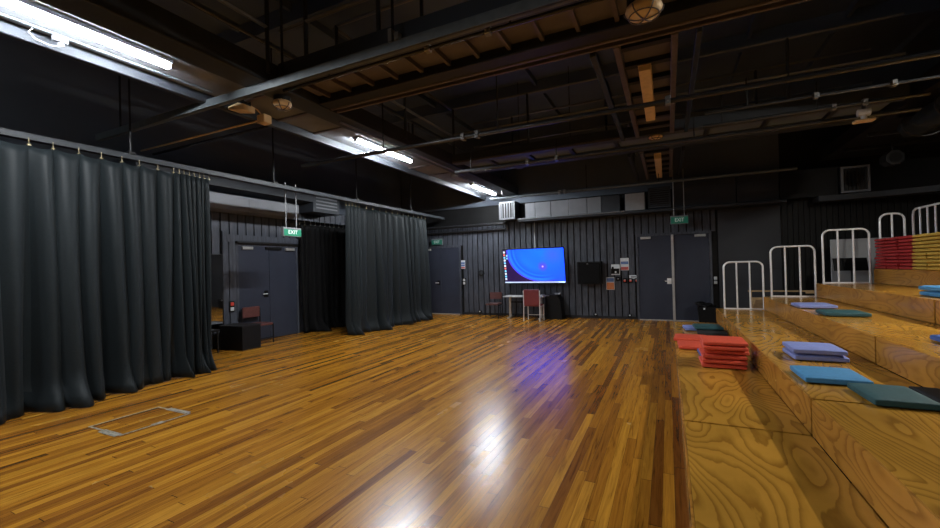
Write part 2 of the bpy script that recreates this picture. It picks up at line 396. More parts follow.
def curtain(root, cuts, ztop, folds, m, hooks, amp_top=0.03, amp_bot=0.11, seed=1, sag=0.035, hem=0.012, hook_mat='brass'):
    """cuts: path [(x,y)...]; folds: list of cumulative arc positions of fold crests"""
    rr = random.Random(seed)
    pts = [Vector((*c, 0)) for c in cuts]; L = [0]
    for a, b in zip(pts, pts[1:]): L.append(L[-1] + (b - a).length)
    T = L[-1]
    def at(s):
        s = max(0, min(T, s))
        for i in range(len(pts) - 1):
            if s <= L[i + 1] + 1e-9:
                f = (s - L[i]) / max(1e-6, L[i + 1] - L[i]); p = pts[i].lerp(pts[i + 1], f); d = (pts[i + 1] - pts[i]).normalized(); break
        return p, Vector((d.y, -d.x, 0))       # normal: to the room (+x when running +y)
    bm = bmesh.new(); NV = 30
    S_ = []; 
    for i in range(len(folds) - 1):
        n = 14
        for k in range(n): S_.append((folds[i] + (folds[i + 1] - folds[i]) * k / n, i, k / n))
    S_.append((folds[-1], len(folds) - 2, 1.0))
    par = [(rr.uniform(0.5, 1.4), rr.uniform(0.35, 1.5), rr.uniform(-0.4, 0.4), rr.uniform(0, 6.3), rr.uniform(0.3, 1.0)) for _ in folds]
    rows = []
    for j in range(NV + 1):
        v = j / NV; row = []
        for s, i, f in S_:
            w = folds[i + 1] - folds[i]
            a0, b0, sk, ph, fl = par[i]; a1, b1, sk1, ph1, fl1 = par[i + 1]
            g = f * f * (3 - 2 * f)
            at_, ab_ = a0 + (a1 - a0) * g, b0 + (b1 - b0) * g
            A = (amp_top * at_ * (1 - v) + amp_bot * ab_ * v ** 0.8) * min(1, 0.45 + w / 0.3)
            q = abs(math.sin(PI * (f ** (1 + 0.9 * sk)))) ** 0.85
            off = A * (q * 1.15 - 0.35) + 0.02 * v * math.sin(ph * 3 + s * 2.1)
            off += (0.012 + 0.075 * v ** 1.2) * math.sin(2 * PI * s / 0.83 + 1.3 * math.sin(s * 1.7) + seed) + 0.02 * v * math.sin(2 * PI * s / 0.37 + seed * 2)
            off += 0.008 * math.sin(s * 31 + v * 5 + ph) * v
            hm = max(0, (v - 0.88) / 0.12)
            off += hm * hm * 0.24 * fl * (0.6 + 0.6 * math.sin(9 * s + ph))
            p, nn = at(s + 0.05 * v * math.sin(ph + 2.2 * v))
            z = ztop * (1 - v) + hem * v + 0.03 * hm * (0.5 + 0.5 * math.sin(13 * s + ph1)) * (1 - hm) * 4
            z -= (1 - v) ** 6 * sag * (math.sin(PI * f) ** 0.8) * min(1, w / 0.2)
            c = p + nn * off; row.append(bm.verts.new((c.x, c.y, z)))
        rows.append(row)
    for A, B in zip(rows, rows[1:]):
        for k in range(len(A) - 1): bm.faces.new((A[k], A[k + 1], B[k + 1], B[k]))
    mb = MB(); mb.bm.free(); mb.bm = bm
    o = mb.build('cloth', m, root, smooth=True)
    so = o.modifiers.new('thick', 'SOLIDIFY'); so.thickness = 0.006; so.offset = -1
    for s in hooks:
        p, nn = at(s)
        q = p + nn * (-0.35 * amp_top)
        MB().tube([(q.x, q.y, ztop + 0.0), (q.x + 0.006, q.y, ztop + 0.02), (q.x, q.y, ztop + 0.045), (q.x, q.y, ztop + 0.075)], 0.0045, 6).box(q.x - 0.010, q.x + 0.012, q.y - 0.016, q.y + 0.016, ztop - 0.014, ztop + 0.006, 0.003, 1).build('hook', hook_mat, root)

c1 = thing('stage_curtain', 'big black stage curtain hanging in wide folds at the near left of the room', 'curtain', (-6.35, 0, 0), 0, 'black stage curtains on the left track')
f = [0.0]
for w in [0.24, 0.2, 0.23, 0.22] * 4 + [0.22, 0.2, 0.23, 0.21, 0.08, 0.07, 0.08, 0.07, 0.08, 0.07, 0.08]: f.append(f[-1] + w)
sc = 4.95 / f[-1]; f = [a * sc for a in f]
curtain(c1, [(0.02, -0.9), (0.12, 1.5), (0.10, 2.6), (0.0, 4.05)], 2.915, f, 'curtain', f, 0.055, 0.17, 3)
c2 = thing('stage_curtain', 'black stage curtain gathered in narrow folds at the far left near the corner', 'curtain', (-6.35, 0, 0), 0, 'black stage curtains on the left track')
f = [0.0]
for w in (0.10, 0.10, 0.12, 0.12, 0.26, 0.24, 0.27, 0.25, 0.28, 0.24, 0.27, 0.25, 0.27, 0.24, 0.2, 0.2): f.append(f[-1] + w)
sc = 3.27 / f[-1]; f = [a * sc for a in f]
curtain(c2, [(-0.05, 7.12), (-0.02, 8.5), (-0.02, 10.39)], 2.915, f, 'curtain', f, 0.05, 0.15, 5)
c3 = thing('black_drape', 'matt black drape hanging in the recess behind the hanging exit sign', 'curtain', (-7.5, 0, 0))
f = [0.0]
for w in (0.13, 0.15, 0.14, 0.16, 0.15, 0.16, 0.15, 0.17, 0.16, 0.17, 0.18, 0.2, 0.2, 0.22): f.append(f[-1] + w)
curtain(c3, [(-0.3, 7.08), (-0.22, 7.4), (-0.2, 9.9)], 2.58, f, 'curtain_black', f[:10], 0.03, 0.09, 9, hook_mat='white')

# ------------------------------------------------------------------ ceiling steel and catwalks
def pipe(name, label, a, b, r, m='barpipe', cat='pipe', hangers=(), clamps=(), top=3.9, group=None):
    a, b = Vector(a), Vector(b)
    t = thing(name, label, cat, a, 0, group)
    MB().cyl((0, 0, 0), b - a, r, 14).build('tube', m, t, smooth=True)
    for f in hangers:
        p = (b - a) * f
        MB().cyl(p + Vector((0, 0, r)), p + Vector((0, 0, top - a.z)), 0.009, 8).build('hanger', 'barpipe', t)
    for f in clamps:
        p = (b - a) * f
        MB().box(p.x - 0.025, p.x + 0.025, p.y - r - 0.014, p.y + r + 0.014, p.z - r - 0.014, p.z + r + 0.02, 0.004, 1).cyl(p + Vector((0, -r - 0.01, -0.01)), p + Vector((0, -r - 0.05, -0.01)), 0.007, 6).build('clamp', 'railpaint', t)
    return t

ZS = 3.58
def catwalk(name, label, soff, m, joists, jm, beams, rails, floor_z):
    """soff box, joist boxes, beam boxes (with material), rails list of (polyline, posts)"""
    t = thing(name, label, 'catwalk', (soff[0], soff[2], soff[4]))
    O = Vector((soff[0], soff[2], soff[4]))
    def L(b): return (b[0] - O.x, b[1] - O.x, b[2] - O.y, b[3] - O.y, b[4] - O.z, b[5] - O.z)
    MB().box(*L(soff)).build('soffit', m, t)
    for j in joists: MB().box(*L(j)).build('joist', jm, t)
    for b, bmname in beams: MB().box(*L(b), 0.006, 1).build('side_beam', bmname, t)
    for pl, posts in rails:
        for dz in (0, -0.52): MB().tube([Vector(p) - O + Vector((0, 0, dz)) for p in pl], 0.02, 8).build('handrail', 'railpaint', t)
        for p in posts:
            p = Vector(p) - O
            MB().cyl(p, (p.x, p.y, floor_z - O.z), 0.022, 8).build('post', 'duct_dark', t)
    return t
# left catwalk (lit)
catwalk('catwalk', 'grey painted catwalk along the left carrying the lit fluorescent lights', (-4.86, -4.20, -1.0, 11.4, ZS, 3.62), 'soffit_grey',
        [(-4.86, -4.2, y, y + 0.05, ZS - 0.02, ZS) for y in (0.3, 3.4, 4.05, 4.7, 7.3, 8.1)], 'brown',
        [((-4.93, -4.86, -1.0, 11.4, 3.47, 3.66), 'duct_dark'), ((-4.20, -4.15, -1.0, 11.4, 3.52, 3.64), 'chan'), ((-4.15, -3.84, -1.0, 11.4, 3.50, 3.74), 'duct_dark')],
        [([(-3.84, -1, 4.62), (-3.84, 3.1, 4.62)], [(-3.84, 0.6, 4.62), (-3.84, 3.1, 4.62)]), ([(-3.84, 4.12, 4.62), (-3.84, 7.32, 4.62)], [(-3.84, 5.7, 4.62)]),
         ([(-4.93, -1, 4.62), (-4.93, 11.0, 4.62)], [(-4.93, y, 4.62) for y in (1.5, 4.6, 7.6, 10.4)])], 3.6)
# near transverse catwalk
jo = []; x = -3.66
while x < 2.8:
    if not (-0.5 < x < 0.2 and False): jo.append((x, x + 0.035, 3.36, 3.80, 3.55, 3.62))
    x += 0.33
catwalk('catwalk', 'brown soffited catwalk crossing the near part of the room below the ceiling', (-3.81, 2.88, 3.36, 3.80, 3.60, 3.64), 'soffit_brown', jo, 'brown',
        [((-3.81, 2.88, 3.20, 3.36, 3.52, 3.74), 'duct_dark'), ((-3.81, 2.88, 3.80, 3.98, 3.50, 3.76), 'black'), ((-3.81, 2.88, 3.98, 4.02, 3.49, 3.58), 'brown'), ((-3.81, 2.88, 4.09, 4.12, 3.49, 3.58), 'brown')],
        [([(-3.79, 4.1, 4.62), (2.85, 4.1, 4.62)], [(x, 4.1, 4.62) for x in (-3.79, -2.5, 0.3, 2.2)]), ([(-3.79, 3.22, 4.62), (2.85, 3.22, 4.62)], [(x, 3.22, 4.62) for x in (-3.4, -2.45, -0.4, 1.6)])], 3.7)
# right catwalk
def right_walk(label, y0, y1, ys, outer, rails):
    catwalk('catwalk', label, (-0.36, 0.08, y0, y1, 3.60, 3.64), 'soffit_brown', [(-0.36, 0.08, y, y + 0.08, 3.55, 3.60) for y in ys], 'black',
            [((-0.42, -0.36, y0, y1, 3.49, 3.66), 'brown'), ((0.08, 0.14, y0, y1, 3.49, 3.66), 'brown'), ((-0.64, -0.58, y0 + 0.02, y1, 3.47, 3.55), outer), ((0.28, 0.33, y0 + 0.02, y1, 3.47, 3.55), outer)], rails, 3.6)
right_walk('brown catwalk leading away over the right of the floor, nearer section with an unlit batten', 4.14, 7.26, (4.30, 4.72, 5.15, 5.6, 6.05, 6.5, 6.95), 'barpipe', [])
right_walk('far section of the brown right catwalk, reaching the back wall vent', 8.36, 11.0, (8.6, 9.1, 9.6, 10.1, 10.6), 'black', [([(-0.62, 8.4, 4.62), (-0.62, 10.95, 4.62)], [(-0.62, 9.8, 4.62)])])
# far transverse catwalk
catwalk('catwalk', 'black catwalk crossing the far part of the room with handrails', (-3.81, 2.88, 7.45, 8.15, 3.62, 3.66), 'ceil', [(x, x + 0.06, 7.45, 8.15, 3.57, 3.62) for x in (-3.2, -2.4, -1.6, -0.8, 0.6, 1.4, 2.2)], 'black',
        [((-3.81, 2.88, 7.28, 7.45, 3.52, 3.70), 'duct_dark'), ((-3.81, 2.88, 8.15, 8.32, 3.52, 3.70), 'duct_dark'), ((-3.81, -0.66, 7.27, 7.28, 3.53, 3.56), 'brown')],
        [([(-3.79, 7.32, 4.62), (2.86, 7.32, 4.62)], [(x, 7.32, 4.62) for x in (-3.79, -2.25, -0.4, 1.62)]), ([(-3.79, 8.3, 4.62), (2.86, 8.3, 4.62)], [(x, 8.3, 4.62) for x in (-2.9, -1.0, 1.4)])], 3.6)

t = thing('steel_channel', 'long grey green steel channel hung across the room in front of the near catwalk', 'channel', (-7.4, 3.08, 3.415))
MB().box(0, 10.2, -0.012, 0.012, 0, 0.09).box(0, 10.2, 0, 0.05, 0.08, 0.09).box(0, 10.2, 0, 0.05, 0, 0.01).build('web', 'chan', t)
for x in (0.6, 3.78, 5.2, 6.6, 8.4): MB().cyl((x, 0.02, 0.085), (x, 0.02, 2.18), 0.013, 8).build('hanger_rod', 'barpipe', t)
for x in (5.2, 8.4): MB().box(x - 0.02, x + 0.02, -0.03, 0.04, 0.08, 0.2).box(x + 0.05, x + 0.09, -0.03, 0.03, 0.085, 0.15).build('bracket', 'railpaint', t)
pipe('lighting_bar', 'slim dark lighting bar slung beneath the near brown catwalk', (-3.78, 3.25, 3.455), (2.85, 3.25, 3.455), 0.018, 'barpipe', 'lighting bar', (0.1, 0.4, 0.7, 0.95), (0.28, 0.37), top=3.53)
pipe('lighting_bar', 'long lighting bar crossing in front of the second lit fluorescent light', (-5.4, 4.98, 3.2), (2.85, 4.98, 3.2), 0.028, 'barpipe', 'lighting bar', (0.2, 0.42), (0.36, 0.385, 0.66), top=4.0)
pipe('lighting_bar', 'lighting bar just before the far black catwalk, clamps along it', (-3.6, 7.0, 3.27), (2.85, 7.0, 3.27), 0.028, 'barpipe', 'lighting bar', (0.05, 0.3, 0.62), (0.22, 0.3), top=3.6)
pipe('lighting_bar', 'right hand lighting bar bearing the small white spotlight', (0.5, 6.78, 3.38), (2.85, 6.78, 3.38), 0.024, 'barpipe', 'lighting bar', (0.1, 0.55), (0.62, 0.75), top=3.8)
pipe('lighting_bar', 'thin right hand bar above the one with the spotlight', (0.5, 6.36, 3.43), (2.85, 6.36, 3.43), 0.018, 'barpipe', 'lighting bar', (0.2,), (0.5, 0.8), top=3.8)
pipe('lighting_bar', 'farthest lighting bar hanging before the wall duct above the screen', (-4.3, 10.4, 3.29), (2.4, 10.4, 3.29), 0.03, 'chan', 'lighting bar', (0.05, 0.38, 0.62), (0.28, 0.3), top=3.9)
pipe('conduit', 'thin copper coloured conduit bending off the left catwalk by the second light', (-3.95, 4.3, 3.46), (-3.95, 8.1, 3.46), 0.014, 'brown', 'conduit', (), (), group=None)
pipe('conduit', 'yellowed conduit running left from the small tan junction box', (-7.6, 3.74, 3.46), (-4.79, 3.74, 3.46), 0.012, 'tan', 'conduit')
pipe('conduit', 'dark conduit pair member crossing left beyond the tan junction box', (-7.8, 4.02, 3.5), (-4.93, 4.02, 3.5), 0.02, 'barpipe', 'conduit')
pipe('conduit', 'grey conduit hugging the outer edge of the left catwalk beside the nearest light', (-4.72, -0.9, 3.555), (-4.72, 3.05, 3.555), 0.012, 'chan', 'conduit')
pipe('wall_pipe', 'upper black pipe along the back wall above the far left door', (-7.0, 11.42, 2.72), (-4.25, 11.42, 2.72), 0.04, 'black', 'pipe')
pipe('wall_pipe', 'lower thin black pipe along the back wall above the far left door', (-7.0, 11.48, 2.56), (-4.3, 11.48, 2.56), 0.03, 'black', 'pipe')
pipe('drop_pipe', 'thin pale cable pipe dropping from the duct to the top of the screen', (-3.42, 11.5, 1.86), (-3.42, 11.5, 2.70), 0.013, 'white', 'pipe')

# air ducts
t = thing('air_duct', 'grey painted air duct high on the back wall over the screen', 'duct', (-3.56, 11.12, 2.78))
for i, (a, b) in enumerate(((0, 0.28), (0.29, 0.72), (0.73, 1.2), (1.21, 1.68), (1.69, 2.04), (2.05, 2.5))):
    MB().box(a, b, -0.004 * (i % 2), 0.39, 0, 0.42, 0.004, 1).build('panel', 'duct' if i < 5 else 'duct_dark', t)
t = thing('duct_ledge', 'long dark ledge beam along the back wall beneath the ducts', 'ledge', (-3.75, 11.02, 2.70))
MB().prism([(0, 0), (0.5, 0), (0.5, 0.075), (0.06, 0.075), (0.0, 0.05)], 'x', 0, 6.1).build('beam', 'duct_dark', t)
MB().cyl((0, 0.0, 0.065), (2.8, 0.0, 0.065), 0.018, 10).build('lip', 'duct', t)
t = thing('access_panel', 'square pale grey panel at the right end of the wall duct', 'panel', (-0.93, 11.09, 2.78))
MB().box(0, 0.45, 0, 0.46, 0, 0.42, 0.004, 1).build('face', 'duct_pale', t); MB().box(-0.015, 0.465, 0.01, 0.03, -0.0, 0.44).build('frame', 'duct_dark', t)
def grille(label, loc, w, h, d, fm, n, rotz=0, vertical=True):
    t = thing('vent_grille', label, 'vent', loc, rotz)
    MB().box(0, w, 0.03, d, 0, h).build('housing', 'black', t)
    b = 0.04
    fr = MB().box(0, w, 0, 0.03, 0, b).box(0, w, 0, 0.03, h - b, h).box(0, b, 0, 0.03, b, h - b).box(w - b, w, 0, 0.03, b, h - b).build('frame', fm, t)
    for i in range(n):
        if vertical:
            x = b + (w - 2 * b) * (i + 0.5) / n; MB().box(x - 0.012, x + 0.012, 0.004, 0.03, b, h - b).build('slat', fm if fm != 'duct' or w > 0.465 else 'black', fr)
        else:
            z = b + (h - 2 * b) * (i + 0.5) / n; MB().box(b, w - b, 0.004, 0.03, z - 0.008, z + 0.008).build('slat', fm, fr)
    return t
grille('pale framed vent grille on the back wall to the upper left of the screen', (-4.33, 11.08, 2.80), 0.47, 0.5, 0.45, 'duct', 5)
grille('dark louvred vent high on the wall above the double door', (-0.40, 11.1, 2.80), 0.5, 0.50, 0.43, 'duct_dark', 8, vertical=False)
grille('silver framed vent high on the black wall above the tallest visible hoops', (3.28, 11.06, 2.80), 0.46, 0.54, 0.45, 'duct', 6)
t = thing('air_duct', 'dark duct on the back wall right of the double door', 'duct', (0.14, 11.14, 2.78))
MB().box(0, 1.3, 0, 0.37, 0, 0.6).build('panel', 'wall_plain', t); MB().box(1.32, 2.1, 0, 0.37, 0, 0.6).build('panel', 'wall_plain', t); MB().box(2.12, 3.12, 0.03, 0.37, 0, 0.6).build('panel', 'wall_black', t)
t = thing('air_duct', 'dark curved duct under the silver framed vent in the far right corner', 'duct', (2.9, 10.98, 2.66))
pts = [(0, 0.05), (0.5, 0.02), (1.0, -0.05), (1.6, -0.25), (2.2, -0.65), (2.3, -0.45), (1.7, 0.0), (1.0, 0.3), (0, 0.5)]
MB().prism(pts, 'z', 0, 0.11).build('lip', 'duct_dark', t)
t = thing('air_duct', 'blue grey duct crossing high on the right behind the lighting bars', 'duct', (0.5, 8.36, 3.68))
MB().box(0, 2.38, 0, 0.5, 0, 0.33, 0.005, 1).build('body', 'duct_blue', t)
for x in (0.9, 1.8): MB().box(x, x + 0.04, -0.008, 0.5, -0.005, 0.335).build('flange', 'duct', t)
t = thing('air_duct', 'grey duct along the left wall above the slate door', 'duct', (XL + 0.02, 3.6, 2.67))
MB().box(0, 0.42, 0, 3.25, 0, 0.30, 0.005, 1).build('body', 'duct', t)
for y in (1.0, 2.0, 2.95): MB().box(-0.0, 0.425, y, y + 0.03, -0.004, 0.304).build('flange', 'duct', t)
t = thing('air_duct', 'dark upper duct above the grey one on the left wall', 'duct', (XL + 0.02, 3.6, 3.08))
MB().box(0, 0.5, 0, 3.6, 0, 0.26, 0.005, 1).build('body', 'duct_dark', t)
t = thing('vent_box', 'grey vent box near the ceiling on the left, right of the hanging exit sign', 'vent', (XL + 0.02, 7.2, 2.86))
MB().box(0, 0.5, 0, 0.85, 0, 0.46, 0.005, 1).build('body', 'duct_dark', t)
for z in (0.09, 0.17, 0.25, 0.33): MB().box(0.5, 0.512, 0.08, 0.77, z, z + 0.03).build('slat', 'duct', t)

# ------------------------------------------------------------------ lights
def batten(label, y0, y1, x=-4.42, lit=True, z=3.5, tube='tube'):
    t = thing('fluorescent_light' if lit else 'batten_light', label, 'light', (x, y0, z), 0, 'lit fluorescent lights' if lit else 'unlit battens under the right catwalk')
    L = y1 - y0
    if lit:
        MB().box(-0.06, 0.06, 0, L, 0.042, 0.08, 0.004, 1).build('housing', 'duct', t)
        MB().box(-0.022, 0.022, 0.012, L - 0.012, 0.0, 0.04, 0.008, 2).build('diffuser', tube, t)
        for y in (0, L - 0.012): MB().box(-0.03, 0.03, y, y + 0.012, -0.001, 0.045).build('end_cap', 'white', t)
    else:
        MB().box(-0.065, 0.065, 0, L, 0.045, 0.10).build('housing', 'tan', t)
        MB().box(-0.06, 0.06, 0.01, L - 0.01, -0.01, 0.044, 0.008, 2).build('diffuser', 'tan', t)
    return t
batten('nearest lit fluorescent light, cut by the upper left corner of the photo', 0.95, 2.44)
batten('middle lit fluorescent light with a bar crossing in front of it', 5.16, 6.72)
batten('farthest lit fluorescent light, near the back wall and vent', 9.45, 11.02)
batten('lit fluorescent light behind the photographer', -3.3, -1.8)
batten('lit fluorescent light under the black gallery over the tiers, beyond the right edge', 4.5, 6.0, 3.9, True, 3.40, 'tube_bright')
batten('long unlit tan batten light under the right catwalk, nearer one', 4.75, 6.5, -0.17, False)
batten('short looking unlit tan batten light under the right catwalk, farther one', 8.9, 10.95, -0.13, False)

def bulkhead(label, x, y, z, r, sz=0.6, cage=True):
    t = thing('bulkhead_light', label, 'light', (x, y, z))
    MB().cyl((0, 0, r * sz), (0, 0, r * sz + 0.1), r * 0.9, 20).build('base', 'black', t)
    mb = MB(); mb.sphere((0, 0, r * sz), r, 1, 1, sz)
    mb.build('diffuser', 'tan', t, smooth=True)
    if cage:
        mb = MB()
        for k in range(3):
            a = PI * k / 3
            mb.tube([(math.cos(a) * r * 1.05 * math.cos(b), math.sin(a) * r * 1.05 * math.cos(b), r * sz - sz * r * 1.08 * math.sin(b)) for b in [PI * i / 12 for i in range(13)]], 0.005, 6)
        mb.tube([(r * 0.8 * math.cos(b), r * 0.8 * math.sin(b), r * sz - sz * r * 0.72) for b in [2 * PI * i / 20 for i in range(21)]], 0.005, 6)
        mb.build('wire_cage', 'brown', t)
    return t
bulkhead('round caged tan light hanging under the left end of the near catwalk', -4.03, 3.44, 3.36, 0.105)
bulkhead('round caged tan light at the top edge above the right catwalk start', -0.12, 3.55, 3.38, 0.14, 0.5)
bulkhead('dim pinkish caged light under the far crossing of the right catwalk', -0.13, 7.42, 3.46, 0.11, 0.4)
t = thing('bulkhead_light', 'wedge shaped tan emergency light left of the round caged light', 'light', (-4.74, 3.42, 3.40))
MB().prism([(-0.16, 0.09), (0.16, 0.03), (0.16, 0.1), (0.06, 0.13), (-0.16, 0.11)], 'y', -0.08, 0.08).build('diffuser', 'tan', t)
MB().box(-0.12, 0.1, -0.07, 0.07, 0.12, 0.18).build('base', 'black', t)
t = thing('junction_box', 'small tan junction box below the wedge shaped emergency light', 'junction box', (-4.72, 3.74, 3.40))
MB().box(-0.07, 0.07, -0.06, 0.06, 0, 0.11, 0.012, 2).build('body', 'tan', t); MB().tube([(0, -0.03, 0.1), (0, -0.1, 0.15), (0, -0.2, 0.17)], 0.008, 6).build('cable', 'tan', t)
t = thing('socket_outlet', 'white socket with a looped cable beside the nearest fluorescent light', 'socket', (-4.72, 1.72, 3.46))
MB().box(-0.03, 0.03, -0.05, 0.05, 0.035, 0.095, 0.010, 2).cyl((0, 0, 0.035), (0, 0.015, 0.005), 0.022, 12).build('body', 'duct', t)
MB().tube([(0, 0.015, 0.005), (-0.01, -0.06, -0.015), (-0.02, -0.15, 0.0), (-0.02, -0.19, 0.04), (0.0, -0.17, 0.08)], 0.006, 8).build('cable', 'duct', t)
t = thing('spotlight', 'small white spotlight with tan plate clamped to a bar at upper right', 'spotlight', (2.25, 6.78, 3.14))
MB().cyl((0, 0, 0.12), (0, 0, 0.24), 0.02, 10).build('stem', 'black', t); MB().cyl((-0.06, 0, 0.12), (0.06, 0, 0.12), 0.045, 14).build('head', 'white', t)
MB().cyl((0, 0, 0.03), (0, 0, 0.11), 0.03, 12).build('neck', 'white', t); MB().box(-0.1, 0.1, -0.05, 0.05, 0.0, 0.03, 0.006, 1).build('plate', 'tan', t)

# exit signs
def exit_sign(label, loc, rotz, w, h, dim, hang=0, lean=0):
    t = thing('exit_sign', label, 'exit sign', loc, rotz)
    MB().box(-w / 2, w / 2, -0.03, 0.03, 0, h, 0.008, 2).build('housing', 'duct_pale' if not dim else 'duct', t)
    fc = MB().box(-w / 2 + 0.01, w / 2 - 0.01, -0.036, -0.029, 0.012, h - 0.035).build('face', 'green_dim' if dim else 'green', t)
    text_mesh('lettering', 'EXIT', h * 0.62, 'letter_dim' if dim else 'letter', fc, (0, -0.038, h * 0.46), (PI / 2, 0, 0), width=w * 0.5)
    if hang:
        for x in (-w * 0.3, w * 0.28): MB().cyl((x, 0, h), (x, 0, h + hang), 0.009, 8).build('hanger_rod', 'duct_pale', t)
    return t
exit_sign('green exit sign hanging on two rods in front of the left recess', (-6.5, 5.70, 2.13), PI / 2, 0.42, 0.17, False, 0.85)
exit_sign('green exit sign hanging on two rods over the double door', (0.27, 11.0, 2.36), 0, 0.38, 0.2, True, 1.1)
exit_sign('dim green exit sign fixed above the far left door', (-6.62, 11.48, 2.20), 0, 0.40, 0.19, True, 0)

# ------------------------------------------------------------------ back wall things
tv = thing('television_screen', 'large wall mounted screen showing a bright blue desktop', 'television', (-3.40, 11.30, 0.96))
TV_T = Matrix.Rotation(math.radians(10.5), 4, 'X')
MB().box(-0.89, 0.89, 0.0, 0.045, -0.01, 1.0, 0.006, 2).xf(TV_T).build('bezel', 'blackpl', tv)
o = MB().box(-0.872, 0.872, -0.003, 0.002, -0.48, 0.48).build('display', 'screen', tv)
o.rotation_euler.x = math.radians(10.5); o.location = TV_T @ Vector((0, -0.001, 0.50))
def scr(name, x0, x1, z0, z1, m, par=o):
    return MB().box(x0, x1, -0.006, -0.0035, z0, z1).build(name, m, par)
scr('taskbar', -0.872, 0.872, -0.48, -0.445, 'taskbar')
zz = 0.44
for i in range(11):
    m = ['icon_white', 'icon_red', 'icon_blue', 'icon_white', 'icon_blue', 'icon_white', 'icon_red', 'icon_blue', 'icon_white', 'icon_blue', 'icon_white'][i]
    scr('icon', -0.855, -0.805, zz - 0.05, zz, m); zz -= 0.078
for z in (0.34, 0.26): scr('icon', -0.775, -0.735, z - 0.05, z, 'icon_blue')
for x in (0.69, 0.74, 0.79, 0.83): scr('icon', x, x + 0.03, -0.475, -0.45, 'icon_white')
scr('icon', -0.73, -0.70, -0.477, -0.448, 'icon_white')
MB().box(-0.3, 0.3, 0.06, 0.22, 0.3, 0.7).build('wall_bracket', 'black', tv)

def chair(name, label, loc, rotz, vm, fm, back_h=0.84, seat_h=0.44, w=0.42, group=None, back_low=0.56):
    """local: faces -y; legs on floor"""
    t = thing(name, label, 'chair', loc, rotz, group)
    MB().box(-w / 2, w / 2, -0.21, 0.20, seat_h - 0.045, seat_h, 0.016, 3).build('seat', vm, t)
    MB().box(-w / 2 + 0.005, w / 2 - 0.005, 0.19, 0.225, back_low, back_h, 0.014, 3).build('backrest', vm, t)
    for sx in (-1, 1):
        x = sx * (w / 2 + 0.008)
        MB().cyl((x, -0.19, 0), (x, -0.19, seat_h - 0.02), 0.012, 8).build('leg', fm, t)
        MB().tube([(x, 0.235, 0), (x, 0.21, seat_h - 0.02), (x, 0.212, back_h - 0.03)], 0.012, 8).build('leg', fm, t)
        MB().cyl((x, -0.19, seat_h - 0.05), (x, 0.215, seat_h - 0.05), 0.010, 8).build('side_rail', fm, t)
    MB().cyl((-w / 2, -0.19, 0.12), (w / 2, -0.19, 0.12), 0.008, 8).build('stretcher', fm, t)
    return t
chair('side_chair', 'brown padded chair standing left of the table under the screen', (-4.52, 10.98, 0), 0.08, 'maroon', 'blackpl', 0.72, 0.42, 0.36, back_low=0.52)
chair('side_chair', 'wine red high backed chair with its back to the room, before the table', (-3.28, 10.78, 0), PI + 0.02, 'maroon_red', 'steel', 0.83, 0.43, 0.42, back_low=0.42)
chair('side_chair', 'brown padded chair behind the black box by the left door', (-7.63, 5.80, 0), PI / 2, 'maroon', 'blackpl', 0.75, 0.42, 0.40, back_low=0.53)

t = thing('side_table', 'narrow grey topped table with pedestal legs against the wall under the screen', 'table', (-3.6, 11.12, 0))
MB().box(-0.62, 0.55, -0.2, 0.26, 0.595, 0.625, 0.004, 1).build('tabletop', 'table', t)
for x in (-0.48, 0.42):
    MB().box(x - 0.03, x + 0.03, 0.0, 0.06, 0.03, 0.595).box(x - 0.03, x + 0.03, -0.2, 0.24, 0.0, 0.03).build('leg', 'alu', t)
MB().box(-0.45, 0.40, 0.02, 0.04, 0.42, 0.47).build('crossbar', 'black', t)
t = thing('equipment_case', 'black angular case standing between the table and the wall, right of the red chair', 'case', (-2.72, 11.25, 0))
MB().prism([(-0.3, 0), (0.13, 0), (0.09, 0.5), (0.0, 0.66), (-0.3, 0.66)], 'y', -0.2, 0.2).build('body', 'blackpl', t); MB().box(-0.09, 0.06, -0.07, 0.03, 0.66, 0.70, 0.006, 1).build('control_box', 'duct_pale', t)
t = thing('power_adapter', 'pale round plug adapter on the table just right of the red chair', 'adapter', (-3.1, 10.99, 0.626))
MB().cyl((0, 0, 0), (0, 0, 0.035), 0.05, 14).build('body', 'duct_pale', t); MB().tube([(0.05, 0, 0.015), (0.12, 0.02, 0.01), (0.18, 0.05, 0.01)], 0.007, 6).build('cable', 'duct_pale', t)
t = thing('loudspeaker', 'black wall loudspeaker to the right of the screen', 'loudspeaker', (-1.91, 11.285, 0.93))
MB().prism([(-0.29, -0.02), (0.32, 0.0), (0.32, 0.26), (-0.1, 0.26), (-0.29, 0.1)], 'z', 0, 0.60).build('cabinet', 'blackpl', t)
gr = MB().box(-0.26, 0.29, -0.03, -0.012, 0.03, 0.56, 0.004, 1).build('grille', 'curtain_black', t); MB().box(-0.04, 0.0, -0.034, -0.0305, 0.535, 0.55).build('badge', 'duct_pale', gr)

def poster(name, label, cat, x, z, w, h, bands, y=YB - 0.006):
    t = thing(name, label, cat, (x, y, z))
    t = MB().box(0, w, -0.004, 0.0, 0, h).build('sheet', 'paper', t)
    for a, b, m in bands: MB().box(0.012, w - 0.012, -0.0055, -0.0035, h * a, h * b).build('printed_band', m, t)
    return t.parent
poster('notice', 'white blue and red safety notice right of the wall telephone', 'notice', -1.13, 1.28, 0.21, 0.32, [(0.03, 0.28, 'paper_red'), (0.32, 0.48, 'paper'), (0.5, 0.72, 'paper_blue')])
poster('notice', 'orange and blue notice low on the wall left of the red buttons', 'notice', -1.50, 0.77, 0.21, 0.33, [(0.03, 0.58, 'paper_orange'), (0.64, 0.94, 'paper_blue')])
poster('notice', 'small white blue and red notice right of the far left door', 'notice', -5.85, 1.42, 0.17, 0.26, [(0.04, 0.22, 'paper_red'), (0.3, 0.5, 'paper_blue'), (0.56, 0.78, 'paper_blue')])
